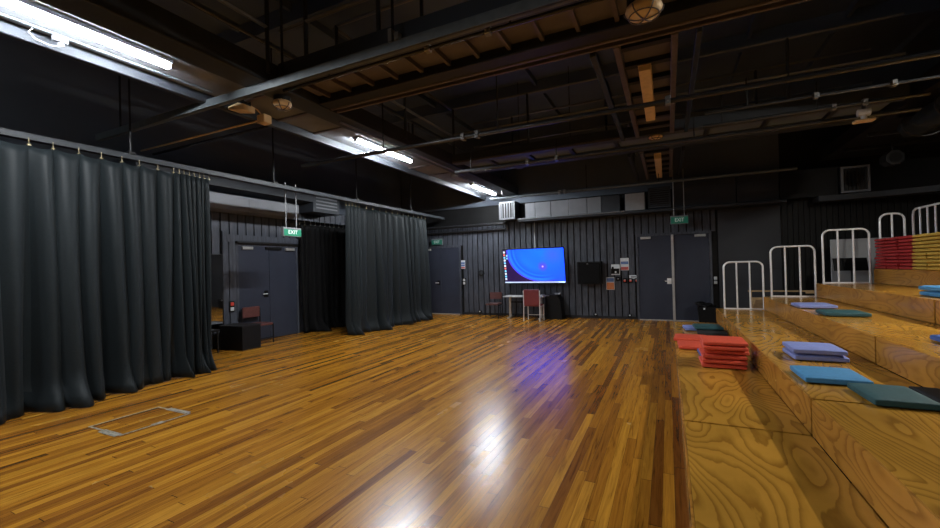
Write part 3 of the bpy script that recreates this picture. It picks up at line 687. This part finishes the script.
t = thing('name_plate', 'small white plate above the red buttons beside the double door', 'plate', (-0.92, YB - 0.006, 1.06))
MB().box(0, 0.2, -0.006, 0, 0, 0.09, 0.003, 1).build('plate', 'paper', t); MB().box(0.04, 0.16, -0.0075, -0.0055, 0.03, 0.055).build('printed_line', 'duct_dark', t)
t = thing('wall_telephone', 'white and black wall telephone between loudspeaker and notices', 'telephone', (-1.36, YB - 0.006, 1.16))
MB().box(0, 0.22, -0.03, 0, 0.0, 0.28, 0.006, 2).build('body', 'paper', t); MB().box(0.0, 0.2, -0.045, -0.028, 0.03, 0.17, 0.006, 1).build('dial_panel', 'blackpl', t)
MB().box(0.02, 0.065, -0.07, -0.043, 0.04, 0.22, 0.012, 2).build('handset', 'blackpl', t); MB().box(0.09, 0.13, -0.05, -0.043, 0.05, 0.1).build('keypad', 'paper', t)
t = thing('wall_socket', 'black wall socket left of the red buttons by the orange notice', 'socket', (-1.25, YB - 0.006, 1.0))
MB().box(0, 0.11, -0.03, 0, 0, 0.11, 0.004, 1).build('body', 'blackpl', t); MB().box(0.035, 0.075, -0.034, -0.028, 0.05, 0.065).build('switch', 'paper', t)
for i, (x, side) in enumerate(((-1.08, 'left'), (-0.94, 'middle'), (-0.79, 'right'))):
    t = thing('alarm_button', side + ' one of the three small red buttons beside the double door', 'button', (x, YB - 0.006, 0.95), 0, 'red wall buttons')
    MB().box(0, 0.10, -0.03, 0, 0, 0.12, 0.005, 1).build('case', 'blackpl', t); bt = MB().cyl((0.05, -0.03, 0.06), (0.05, -0.042, 0.06), 0.032, 14).build('button', 'redbtn', t); MB().box(0.03, 0.075, -0.046, -0.041, 0.07, 0.085).build('mark', 'paper', bt)

def twin_switch(label, loc, rotz, ms):
    t = thing('light_switch', label, 'switch', loc, rotz)
    t = MB().box(-0.055, 0.055, -0.02, 0, -0.11, 0.11, 0.006, 2).build('plate', 'blackpl', t)
    for z, m in ((0.05, ms[0]), (-0.05, ms[1])): MB().box(-0.036, 0.036, -0.032, -0.018, z - 0.036, z + 0.036, 0.006, 2).build('rocker', m, t)
twin_switch('black plate with two white switches right of the double door', (1.02, YB - 0.004, 1.0), 0, ('paper', 'paper'))
twin_switch('black plate with two white switches right of the far left door', (-5.72, YB - 0.006, 1.02), 0, ('paper', 'paper'))
twin_switch('black plate with a red and a white switch beside the left door', (XL + 0.085, 5.43, 0.79), PI / 2, ('redbtn', 'paper'))
t = thing('wall_fitting', 'small round black wall fitting left of the screen', 'fitting', (-5.13, YB - 0.006, 1.27))
MB().cyl((0, 0, 0), (0, -0.05, 0), 0.09, 18).build('base', 'black', t); MB().cyl((0.02, -0.05, 0.01), (0.02, -0.075, 0.01), 0.05, 14).build('cap', 'duct_dark', t)
for x, l in ((-5.2, 'small floor level socket below the round black wall fitting'), (-1.79, 'small floor level socket below the wall loudspeaker'), (-0.93, 'small white floor level socket left of the double door')):
    t = thing('floor_socket', l, 'socket', (x, YB - 0.02, 0.075))
    MB().box(-0.05, 0.05, -0.04, 0, 0, 0.06, 0.006, 1).build('body', 'blackpl', t); MB().box(-0.02, 0.02, -0.045, -0.038, 0.02, 0.05).build('plug', 'paper', t)

t = thing('waste_bin', 'black bin with a bunched liner in front of the double door', 'bin', (0.80, 11.15, 0))
mb = MB(); mb.prism([(-0.17, 0), (0.17, 0), (0.20, 0.4), (-0.20, 0.4)], 'y', -0.15, 0.15); mb.build('body', 'blackpl', t)
mb = MB()
for k in range(9): mb.sphere((R.uniform(-0.17, 0.1), R.uniform(-0.12, 0.12), 0.42 + R.uniform(-0.01, 0.05)), R.uniform(0.05, 0.08), 1.3, 1, 0.6, 8, 6)
mb.build('liner', 'blackpl', t); MB().box(-0.09, -0.05, -0.156, -0.15, 0.34, 0.38).build('tag', 'paper', t)

# left recess things
t = thing('wall_mirror', 'tall narrow mirror on the left wall reflecting the wooden floor', 'mirror', (XL + 0.035, 4.75, 0.40))
MB().box(0, 0.02, 0, 0.58, 0, 1.42).build('glass', 'mirror', t)
MB().box(0, 0.025, -0.02, 0, 0, 1.44).box(0, 0.025, 0.58, 0.6, 0, 1.44).box(0, 0.025, 0, 0.58, 1.42, 1.44).build('frame', 'black', t)
t = thing('storage_box', 'low black wooden box on the floor by the left door', 'box', (-7.47, 5.12, 0), math.radians(5))
MB().box(-0.32, 0.27, 0.0, 0.42, 0, 0.44, 0.005, 1).build('body', 'blackpl', t); MB().box(-0.33, 0.28, -0.01, 0.43, 0.44, 0.46, 0.004, 1).build('lid', 'black', t)
t = thing('side_stool', 'small black stool half hidden by the curtain left of the black box', 'stool', (-7.62, 4.72, 0))
MB().box(-0.18, 0.18, -0.16, 0.16, 0.40, 0.43, 0.006, 1).build('seat', 'blackpl', t)
for sx in (-1, 1):
    for sy in (-1, 1): MB().cyl((sx * 0.15, sy * 0.13, 0), (sx * 0.15, sy * 0.13, 0.40), 0.014, 8).build('leg', 'black', t)

# floor hatch
t = thing('floor_hatch', 'square floor hatch outlined by worn silver tape near the left curtain', 'hatch', (-4.82, 2.33, 0))
MB().box(-0.27, 0.27, -0.29, 0.29, 0.0005, 0.0025).build('lid', 'floor', t)
for b in ((-0.29, -0.27, -0.31, 0.31), (0.27, 0.29, -0.31, 0.31), (-0.27, 0.27, -0.31, -0.29), (-0.27, 0.27, 0.29, 0.31)): MB().box(*b, 0.0005, 0.0035).build('tape_edge', 'tape', t)
for b in ((-0.02, 0.27, -0.345, -0.28), (0.25, 0.31, -0.04, 0.06), (-0.1, 0.25, 0.275, 0.335)): MB().box(*b, 0.0035, 0.0055).build('corner_plate', 'tape', t)
t = thing('tape_mark', 'short pale tape mark on the floor in front of the double door', 'tape', (-0.5, 10.6, 0), 0.3)
MB().box(-0.2, 0.2, -0.012, 0.012, 0.0005, 0.002).build('strip', 'tape', t)

# ------------------------------------------------------------------ tiered seating
X = [0.068, 0.852, 1.645, 2.46, 3.29, 3.98]
Z = [0.25, 0.50, 0.75, 1.00, 1.25]
Y0, Y1 = -1.2, 9.72
SLOT = [2.40, 5.08, 4.33]
SPLIT = [3.54, 3.54, 4.88, 5.9, 6.4]
names = ['lowest', 'second', 'third', 'fourth', 'top']
for i in range(5):
    far = 9.38 if i == 0 else Y1
    for a, b, w in ((Y0, SPLIT[i] - 0.016, 'near'), (SPLIT[i] + 0.016, far, 'far')):
        t = thing('seating_platform', w + ' plywood section of the ' + names[i] + ' tier of the seating steps', 'seating step', (X[i], a, 0), 0, 'plywood seating tiers')
        W = X[i + 1] - X[i] - 0.002; L = b - a; z = Z[i]; zb = 0.0 if i == 0 else Z[i - 1] + 0.004
        MB().box(0.0135, W, 0, L, z - 0.03, z, 0.0015, 1).build('tread', 'seat_ply', t)
        MB().box(0.0, 0.012, 0, L, zb, z - 0.0005, 0.0015, 1).build('riser', 'riser_ply', t)
        MB().box(0.025, W, L - 0.06, L - 0.04, 0, z - 0.031).build('end_panel', 'blackpl', t) if w == 'near' else MB().box(0.025, W, L - 0.025, L - 0.003, 0, z - 0.031).build('end_panel', 'raw_wood' if i in (2, 4) else 'riser_ply', t)  # black panels beside the split paint in the shade of the joint gap
        MB().box(0.025, W, 0.03, 0.05, 0, z - 0.031).build('end_panel', 'blackpl', t)
        if i == 0:
            for y in ((SLOT[0] - Y0, ) if w == 'near' else (SLOT[1] - a, SLOT[2] - a)):
                MB().box(-0.002, 0.003, y - 0.04, y + 0.04, 0.15, 0.215).build('latch_slot', 'blackpl', t)

def hoop(label, x0, x1, y, z, h, bars):
    t = thing('guard_hoop', label, 'guard rail', (x0, y, z), 0, 'steel guard hoops at the far ends of the tiers')
    w = x1 - x0; r = 0.11; p = [(0, 0, 0.0), (0, 0, h - r)]
    for k in range(1, 7):
        a = PI / 2 * k / 6; p.append((r - r * math.cos(a), 0, h - r + r * math.sin(a)))
    for k in range(0, 7):
        a = PI / 2 * k / 6; p.append((w - r + r * math.sin(a), 0, h - r + r * math.cos(a)))
    p.append((w, 0, 0))
    MB().tube(p, 0.017, 10).build('frame', 'steel', t, smooth=True)
    for k in range(bars):
        x = w * (k + 1) / (bars + 1); MB().cyl((x, 0, 0.0), (x, 0, h - 0.005), 0.015, 10).build('upright', 'steel', t, smooth=True)
    MB().box(0, w, -0.012, 0.012, 0.0005, 0.022).build('base_bar', 'steel', t)
    return t
hoop('steel hoop rail standing on the second tier beside the black bin', 1.0, 1.65, 9.66, 0.5, 0.93, 2)
hoop('steel hoop rail standing on the third tier next to the raw pine end', 1.78, 2.45, 9.66, 0.75, 0.95, 2)
hoop('steel hoop rail standing on the fourth tier before the pale grey board', 2.57, 3.22, 9.66, 1.0, 0.97, 2)
hoop('narrow steel hoop rail on the top tier behind the red cushions', 3.38, 3.70, 9.69, 1.25, 0.96, 1)
t = thing('guard_rail', 'long steel guard rail with many uprights along the back of the top tier', 'guard rail', (3.80, 6.5, 1.25))
p = [(0, 3.16, 0)] + [(0, 3.16, 0.9), (0, 3.13, 0.98), (0, 3.05, 1.01)] + [(0, -2.0, 1.01), (0, -2.0, 0)]
MB().tube(p, 0.017, 10).build('frame', 'steel', t, smooth=True)
for k in range(22):
    y = 3.16 - 0.22 * (k + 1); MB().cyl((0, y, 0), (0, y, 1.0), 0.014, 8).build('upright', 'steel', t, smooth=True)
t = thing('timber_rail', 'thin raw pine rail behind the hoops of the second and third tiers', 'timber', (1.62, 10.35, 0))
MB().box(-0.12, 1.3, -0.012, 0.012, 0.80, 0.83).build('rail', 'raw_wood', t); MB().box(0.84, 0.99, -0.02, -0.012, 0.77, 0.81).build('cleat', 'raw_wood', t)
for x in (-0.1, 1.25): MB().box(x, x + 0.04, -0.012, 0.012, 0, 0.80).build('leg', 'raw_wood', t)
t = thing('timber_box', 'raw pine box low behind the second tier under the thin rail', 'timber', (1.66, 9.98, 0))
MB().box(-0.16, 0.12, -0.15, 0.15, 0, 0.70).build('body', 'raw_wood', t)
t = thing('display_board', 'pale grey board standing behind the fourth tier and a music stand', 'board', (3.2, 10.9, 0))
MB().box(-0.17, 0.85, 0, 0.03, 0.9, 1.84, 0.004, 1).build('panel', 'board', t)
for x in (-0.1, 0.74): MB().box(x, x + 0.04, -0.0, 0.04, 0.0, 0.9).box(x, x + 0.04, -0.25, 0.25, 0, 0.03).build('leg', 'black', t)
t = thing('music_stand', 'black music stand in front of the pale grey board', 'music stand', (3.22, 10.45, 0))
MB().box(-0.28, 0.24, -0.01, 0.005, -0.12, 0.14, 0.004, 1).xf(Matrix.Translation((0, 0.02, 1.32)) @ Matrix.Rotation(math.radians(-18), 4, 'X')).build('desk', 'blackpl', t)
MB().cyl((0, 0.03, 0.05), (0, 0.03, 1.3), 0.012, 8).build('pole', 'black', t)
for k in range(3):
    a = 2 * PI * k / 3 + 0.4; MB().cyl((0, 0.03, 0.12), (0.25 * math.cos(a), 0.03 + 0.25 * math.sin(a), 0.012), 0.01, 8).build('leg', 'black', t)

# ------------------------------------------------------------------ cushions
def cushion_mesh(w=0.42, d=0.42, h=0.05):
    mb = MB(); bm = mb.bm
    n = 12
    def prof(u): return (1 - abs(2 * u - 1) ** 6)
    top = []; bot = []
    for zs, store in ((1, top), (-1, bot)):
        for i in range(n + 1):
            row = []
            for j in range(n + 1):
                u, v = i / n, j / n
                px, py = (u - 0.5) * w, (v - 0.5) * d
                e = min(prof(u), prof(v)) if True else 1
                hh = h / 2 * (0.62 + 0.38 * (prof(u) * prof(v)) ** 0.5)
                row.append(bm.verts.new((px, py, h / 2 + zs * hh)))
            store.append(row)
    for i in range(n):
        for j in range(n):
            bm.faces.new((top[i][j], top[i + 1][j], top[i + 1][j + 1], top[i][j + 1]))
            bm.faces.new((bot[i][j], bot[i][j + 1], bot[i + 1][j + 1], bot[i + 1][j]))
    for k in range(n):
        bm.faces.new((top[k][0], bot[k][0], bot[k + 1][0], top[k + 1][0])); bm.faces.new((top[k + 1][n], bot[k + 1][n], bot[k][n], top[k][n]))
        bm.faces.new((top[0][k + 1], bot[0][k + 1], bot[0][k], top[0][k])); bm.faces.new((top[n][k], bot[n][k], bot[n][k + 1], top[n][k + 1]))
    return mb
_proto = {}
def cushion(m, label, x, y, z, rz=0.0, w=0.41, d=0.42, h=0.06, group='loose seat cushions on the tiers'):
    key = (m, w, d, h)
    if key not in _proto:
        o = cushion_mesh(w, d, h).build('seat_cushion', m, None, smooth=True)
        b = o.modifiers.new('bevel', 'BEVEL'); b.width = 0.006; b.segments = 2; b.limit_method = 'ANGLE'; b.angle_limit = math.radians(50)
        _proto[key] = o
    else:
        o = _proto[key].copy(); COL.objects.link(o)
    o.location = (x, y, z + 0.0005); o.rotation_euler.z = rz
    return tag(o, label, 'cushion', group)
H = 0.05
# lowest tier
zl = Z[0]
g = 'red cushions piled on the lowest tier'
offs = [(0.53, 5.60, 0.02), (0.545, 5.59, -0.03), (0.535, 5.60, 0.04), (0.575, 5.63, -0.05), (0.545, 5.57, 0.02), (0.55, 5.58, 0.0)]
for k, (x, y, a) in enumerate(offs):
    lab = ['lowest red cushion of the tall red pile on the lowest tier', 'second red cushion from the bottom of the tall red pile', 'third red cushion from the bottom of the tall red pile',
           'red cushion third from the top of the tall red pile, pushed out to the right', 'red cushion just under the topmost of the tall red pile', 'topmost red cushion of the tall red pile on the lowest tier'][k]
    cushion('red', lab, x, y, zl + k * 0.0515, a, 0.43, 0.46, 0.051, group=g)
cushion('red', 'red cushion lying flat left of the tall red pile, nearer one', 0.31, 6.62, zl, 0.03, 0.42, 0.46)
cushion('red', 'red cushion lying flat left of the tall red pile, farther one over the step edge', 0.28, 7.25, zl, -0.06, 0.44, 0.46)
cushion('royal', 'royal blue cushion peeping out behind the tall red pile', 0.55, 6.09, zl, 0.05, 0.44, 0.42)
cushion('lilac', 'light blue cushion on the lowest tier underneath the teal one', 0.43, 8.36, zl, 0.08)
cushion('blackfab', 'black cushion on the lowest tier to the right beneath the teal one', 0.62, 7.88, zl, 0.0, 0.42, 0.44)
cushion('teal', 'dark teal cushion lying across two others at the far end of the lowest tier', 0.58, 8.12, zl + 0.061, 0.05, 0.42, 0.44)
# second tier
zl = Z[1]
cushion('lilac', 'lower lilac cushion of the pair stacked on the second tier', 1.245, 5.03, zl, 0.03, 0.40, 0.42)
cushion('lilac', 'upper lilac cushion of the pair stacked on the second tier', 1.24, 5.03, zl + 0.061, 0.0, 0.40, 0.42)
cushion('sky', 'sky blue cushion between lilac pair and teal cushion on the second tier', 1.12, 4.17, zl, 0.02, 0.40, 0.42)
cushion('teal', 'large looking dark teal cushion nearest the camera on the second tier', 1.315, 3.69, zl, 0.03, 0.32, 0.42)
cushion('blackfab', 'black cushion tucked between the teal cushion and the riser on the second tier', 1.562, 3.70, zl, 0.0, 0.15, 0.44)
# third tier
zl = Z[2]
cushion('lilac', 'lilac cushion lying flat on the third tier near its hoop rail', 1.88, 7.55, zl, 0.02, 0.43, 0.44)
cushion('teal', 'dark teal cushion lying on the third tier in front of a lilac one', 1.91, 6.55, zl, 0.0, 0.42, 0.40)
cushion('royal', 'royal blue cushion at the right edge of the photo on the third tier', 2.15, 4.53, zl, 0.0, 0.42, 0.42)
# fourth tier
zl = Z[3]
cushion('sky', 'lower sky blue cushion at the right edge of the photo on the fourth tier', 2.80, 6.30, zl, 0.0, 0.42, 0.42)
cushion('sky', 'upper sky blue cushion at the right edge of the photo on the fourth tier', 2.80, 6.32, zl + 0.061, 0.03, 0.41, 0.42)
# top tier stacks
zl = Z[4]
def stack(m, colour, which, x, y, n, seed, group):
    rr = random.Random(seed)
    for k in range(n):
        pos = 'topmost' if k == n - 1 else ('lowest' if k == 0 else ORD[k + 1] + ' from bottom')
        cushion(m, f'{colour} cushion, {pos}, in the {which}', x + rr.uniform(-0.012, 0.012), y + rr.uniform(-0.008, 0.008), zl + k * 0.0525, rr.uniform(-0.03, 0.03), 0.40, 0.385, 0.052, group)
stack('red_dark', 'deep red', 'far red stack on the top tier', 3.485, 9.44, 10, 1, 'red cushions stacked on the top tier')
stack('red_dark', 'deep red', 'middle red stack on the top tier', 3.48, 9.035, 10, 2, 'red cushions stacked on the top tier')
stack('red_dark', 'deep red', 'red stack next to the yellow stacks', 3.495, 8.63, 10, 3, 'red cushions stacked on the top tier')
stack('yellow', 'yellow', 'yellow stack next to the red stacks', 3.48, 8.215, 10, 4, 'yellow cushions stacked on the top tier')
stack('yellow', 'yellow', 'yellow stack at the right photo edge', 3.475, 7.81, 10, 5, 'yellow cushions stacked on the top tier')

# ------------------------------------------------------------------ upper right rigging
t = thing('gallery', 'black gallery running over the seating tiers along the right side', 'gallery', (2.93, -3.0, 3.5))
MB().box(0, 3.05, 0, 14.0, 0, 0.05).build('soffit', 'black', t); MB().box(0, 0.08, 0, 14.0, 0.05, 0.22).build('edge_beam', 'black', t)
for y in range(1, 14): MB().box(0.1, 3.0, y, y + 0.05, -0.06, 0).build('joist', 'black', t)
t = thing('bundled_drape', 'bundle of black drape tied under the gallery edge at upper right', 'drape', (2.97, 5.6, 3.1))
mb = MB(); bm = mb.bm
rows = []; rr = random.Random(4)
for i in range(41):
    y = i / 40 * 2.6; row = []
    for k in range(18):
        a = 2 * PI * k / 18
        r = (1 + 0.14 * math.sin(3 * a + y * 5) + 0.12 * math.sin(y * 9 + a) + rr.uniform(-0.07, 0.07)) * (0.55 + 0.45 * math.sin(PI * min(1, max(0, (y + 0.15) / 2.9))))
        row.append(bm.verts.new((0.25 + 0.2 * r * math.cos(a), y, 0.2 + 0.16 * r * math.sin(a))))
    rows.append(row)
for A, B in zip(rows, rows[1:]):
    for k in range(18): bm.faces.new((A[k], A[(k + 1) % 18], B[(k + 1) % 18], B[k]))
bm.faces.new(rows[0][::-1]); bm.faces.new(rows[-1])
mb.build('cloth', 'curtain', t, smooth=True)
for y in (0.6, 1.4, 2.2):
    MB().tube([(0.25 + 0.24 * math.cos(a), y, 0.2 + 0.2 * math.sin(a)) for a in [2 * PI * k / 20 for k in range(21)]], 0.010, 6).build('tie', 'black', t)
t = thing('stage_lamp', 'black square fronted stage lamp hanging at the far upper right', 'stage lamp', (3.58, 9.7, 3.17))
mb = MB(); mb.prism([(0.13 * math.cos(2 * PI * (k + 0.5) / 8), 0.13 * math.sin(2 * PI * (k + 0.5) / 8)) for k in range(8)], 'y', -0.1, 0.16); mb.build('housing', 'black', t)
MB().cyl((0, -0.102, 0), (0, -0.11, 0), 0.085, 16).build('lens', 'blackpl', t); MB().cyl((0, 0, 0.12), (0, 0, 0.33), 0.012, 8).build('hanger', 'black', t)
t = thing('cable_loops', 'pale looped cables tangled on the drape at the upper right edge', 'cable', (2.92, 5.62, 3.22))
for k in range(4):
    c = Vector((0.06 + 0.13 * k, 0.02, 0.04 * (k % 2))); q = 0.05 + 0.015 * (k % 3)
    MB().tube([c + Vector((q * math.cos(a), 0.02 * math.sin(2 * a), q * math.sin(a))) for a in [2 * PI * i / 14 * 0.8 + k for i in range(15)]], 0.007, 6).build('loop', 'duct_pale', t)
t = thing('rigging_box', 'small brown box hanging beyond the far catwalk left of the battens', 'box', (-1.75, 8.6, 3.76))
MB().box(-0.16, 0.16, -0.05, 0.05, 0, 0.14).build('body', 'soffit_brown', t); MB().cyl((0, 0, 0.14), (0, 0, 1.8), 0.008, 6).build('hanger', 'black', t)
t = thing('rigging_box', 'smaller brown box hanging beyond the far catwalk further left', 'box', (-2.9, 8.75, 3.62))
MB().box(-0.07, 0.07, -0.05, 0.05, 0, 0.12).build('body', 'soffit_brown', t); MB().cyl((0, 0, 0.12), (0, 0, 1.9), 0.008, 6).build('hanger', 'black', t)
t = thing('wall_light', 'off white shallow fitting on the left catwalk just before the farthest lit tube', 'light', (-4.3, 8.3, 3.50))
MB().box(-0.09, 0.09, 0, 0.5, 0, 0.07, 0.012, 2).build('body', 'duct_pale', t)

# ------------------------------------------------------------------ camera, world, view
cam = bpy.data.cameras.new('camera'); co = bpy.data.objects.new('camera', cam); COL.objects.link(co)
yaw, pit, rol = math.radians(25.534), math.radians(0.501), math.radians(-1.428)
cy, sy, cp, sp_ = math.cos(yaw), math.sin(yaw), math.cos(pit), math.sin(pit)
f0 = Vector((-sy, cy, 0)); r0 = Vector((cy, sy, 0)); u0 = Vector((0, 0, 1))
fw = cp * f0 + sp_ * u0; u2 = cp * u0 - sp_ * f0
r3 = math.cos(rol) * r0 + math.sin(rol) * u2; u3 = math.cos(rol) * u2 - math.sin(rol) * r0
mx = Matrix((( r3.x, u3.x, -fw.x, 0), (r3.y, u3.y, -fw.y, 0), (r3.z, u3.z, -fw.z, 1.45), (0, 0, 0, 1)))
co.matrix_world = mx
cam.sensor_width = 36; cam.sensor_fit = 'HORIZONTAL'; cam.lens = 414.3 / 940 * 36; cam.clip_start = 0.02; cam.clip_end = 60
S.camera = co
w = bpy.data.worlds.new('world'); S.world = w; w.use_nodes = True
w.node_tree.nodes['Background'].inputs[0].default_value = (0.6, 0.7, 0.9, 1); w.node_tree.nodes['Background'].inputs[1].default_value = 0.02
S.view_settings.view_transform = 'Standard'; S.view_settings.look = 'None'; S.view_settings.exposure = 0.0; S.view_settings.gamma = 1.0
S.view_settings.use_curve_mapping = False
S.cycles.max_bounces = 10; S.cycles.diffuse_bounces = 6; S.cycles.glossy_bounces = 4
S.cycles.use_denoising = True
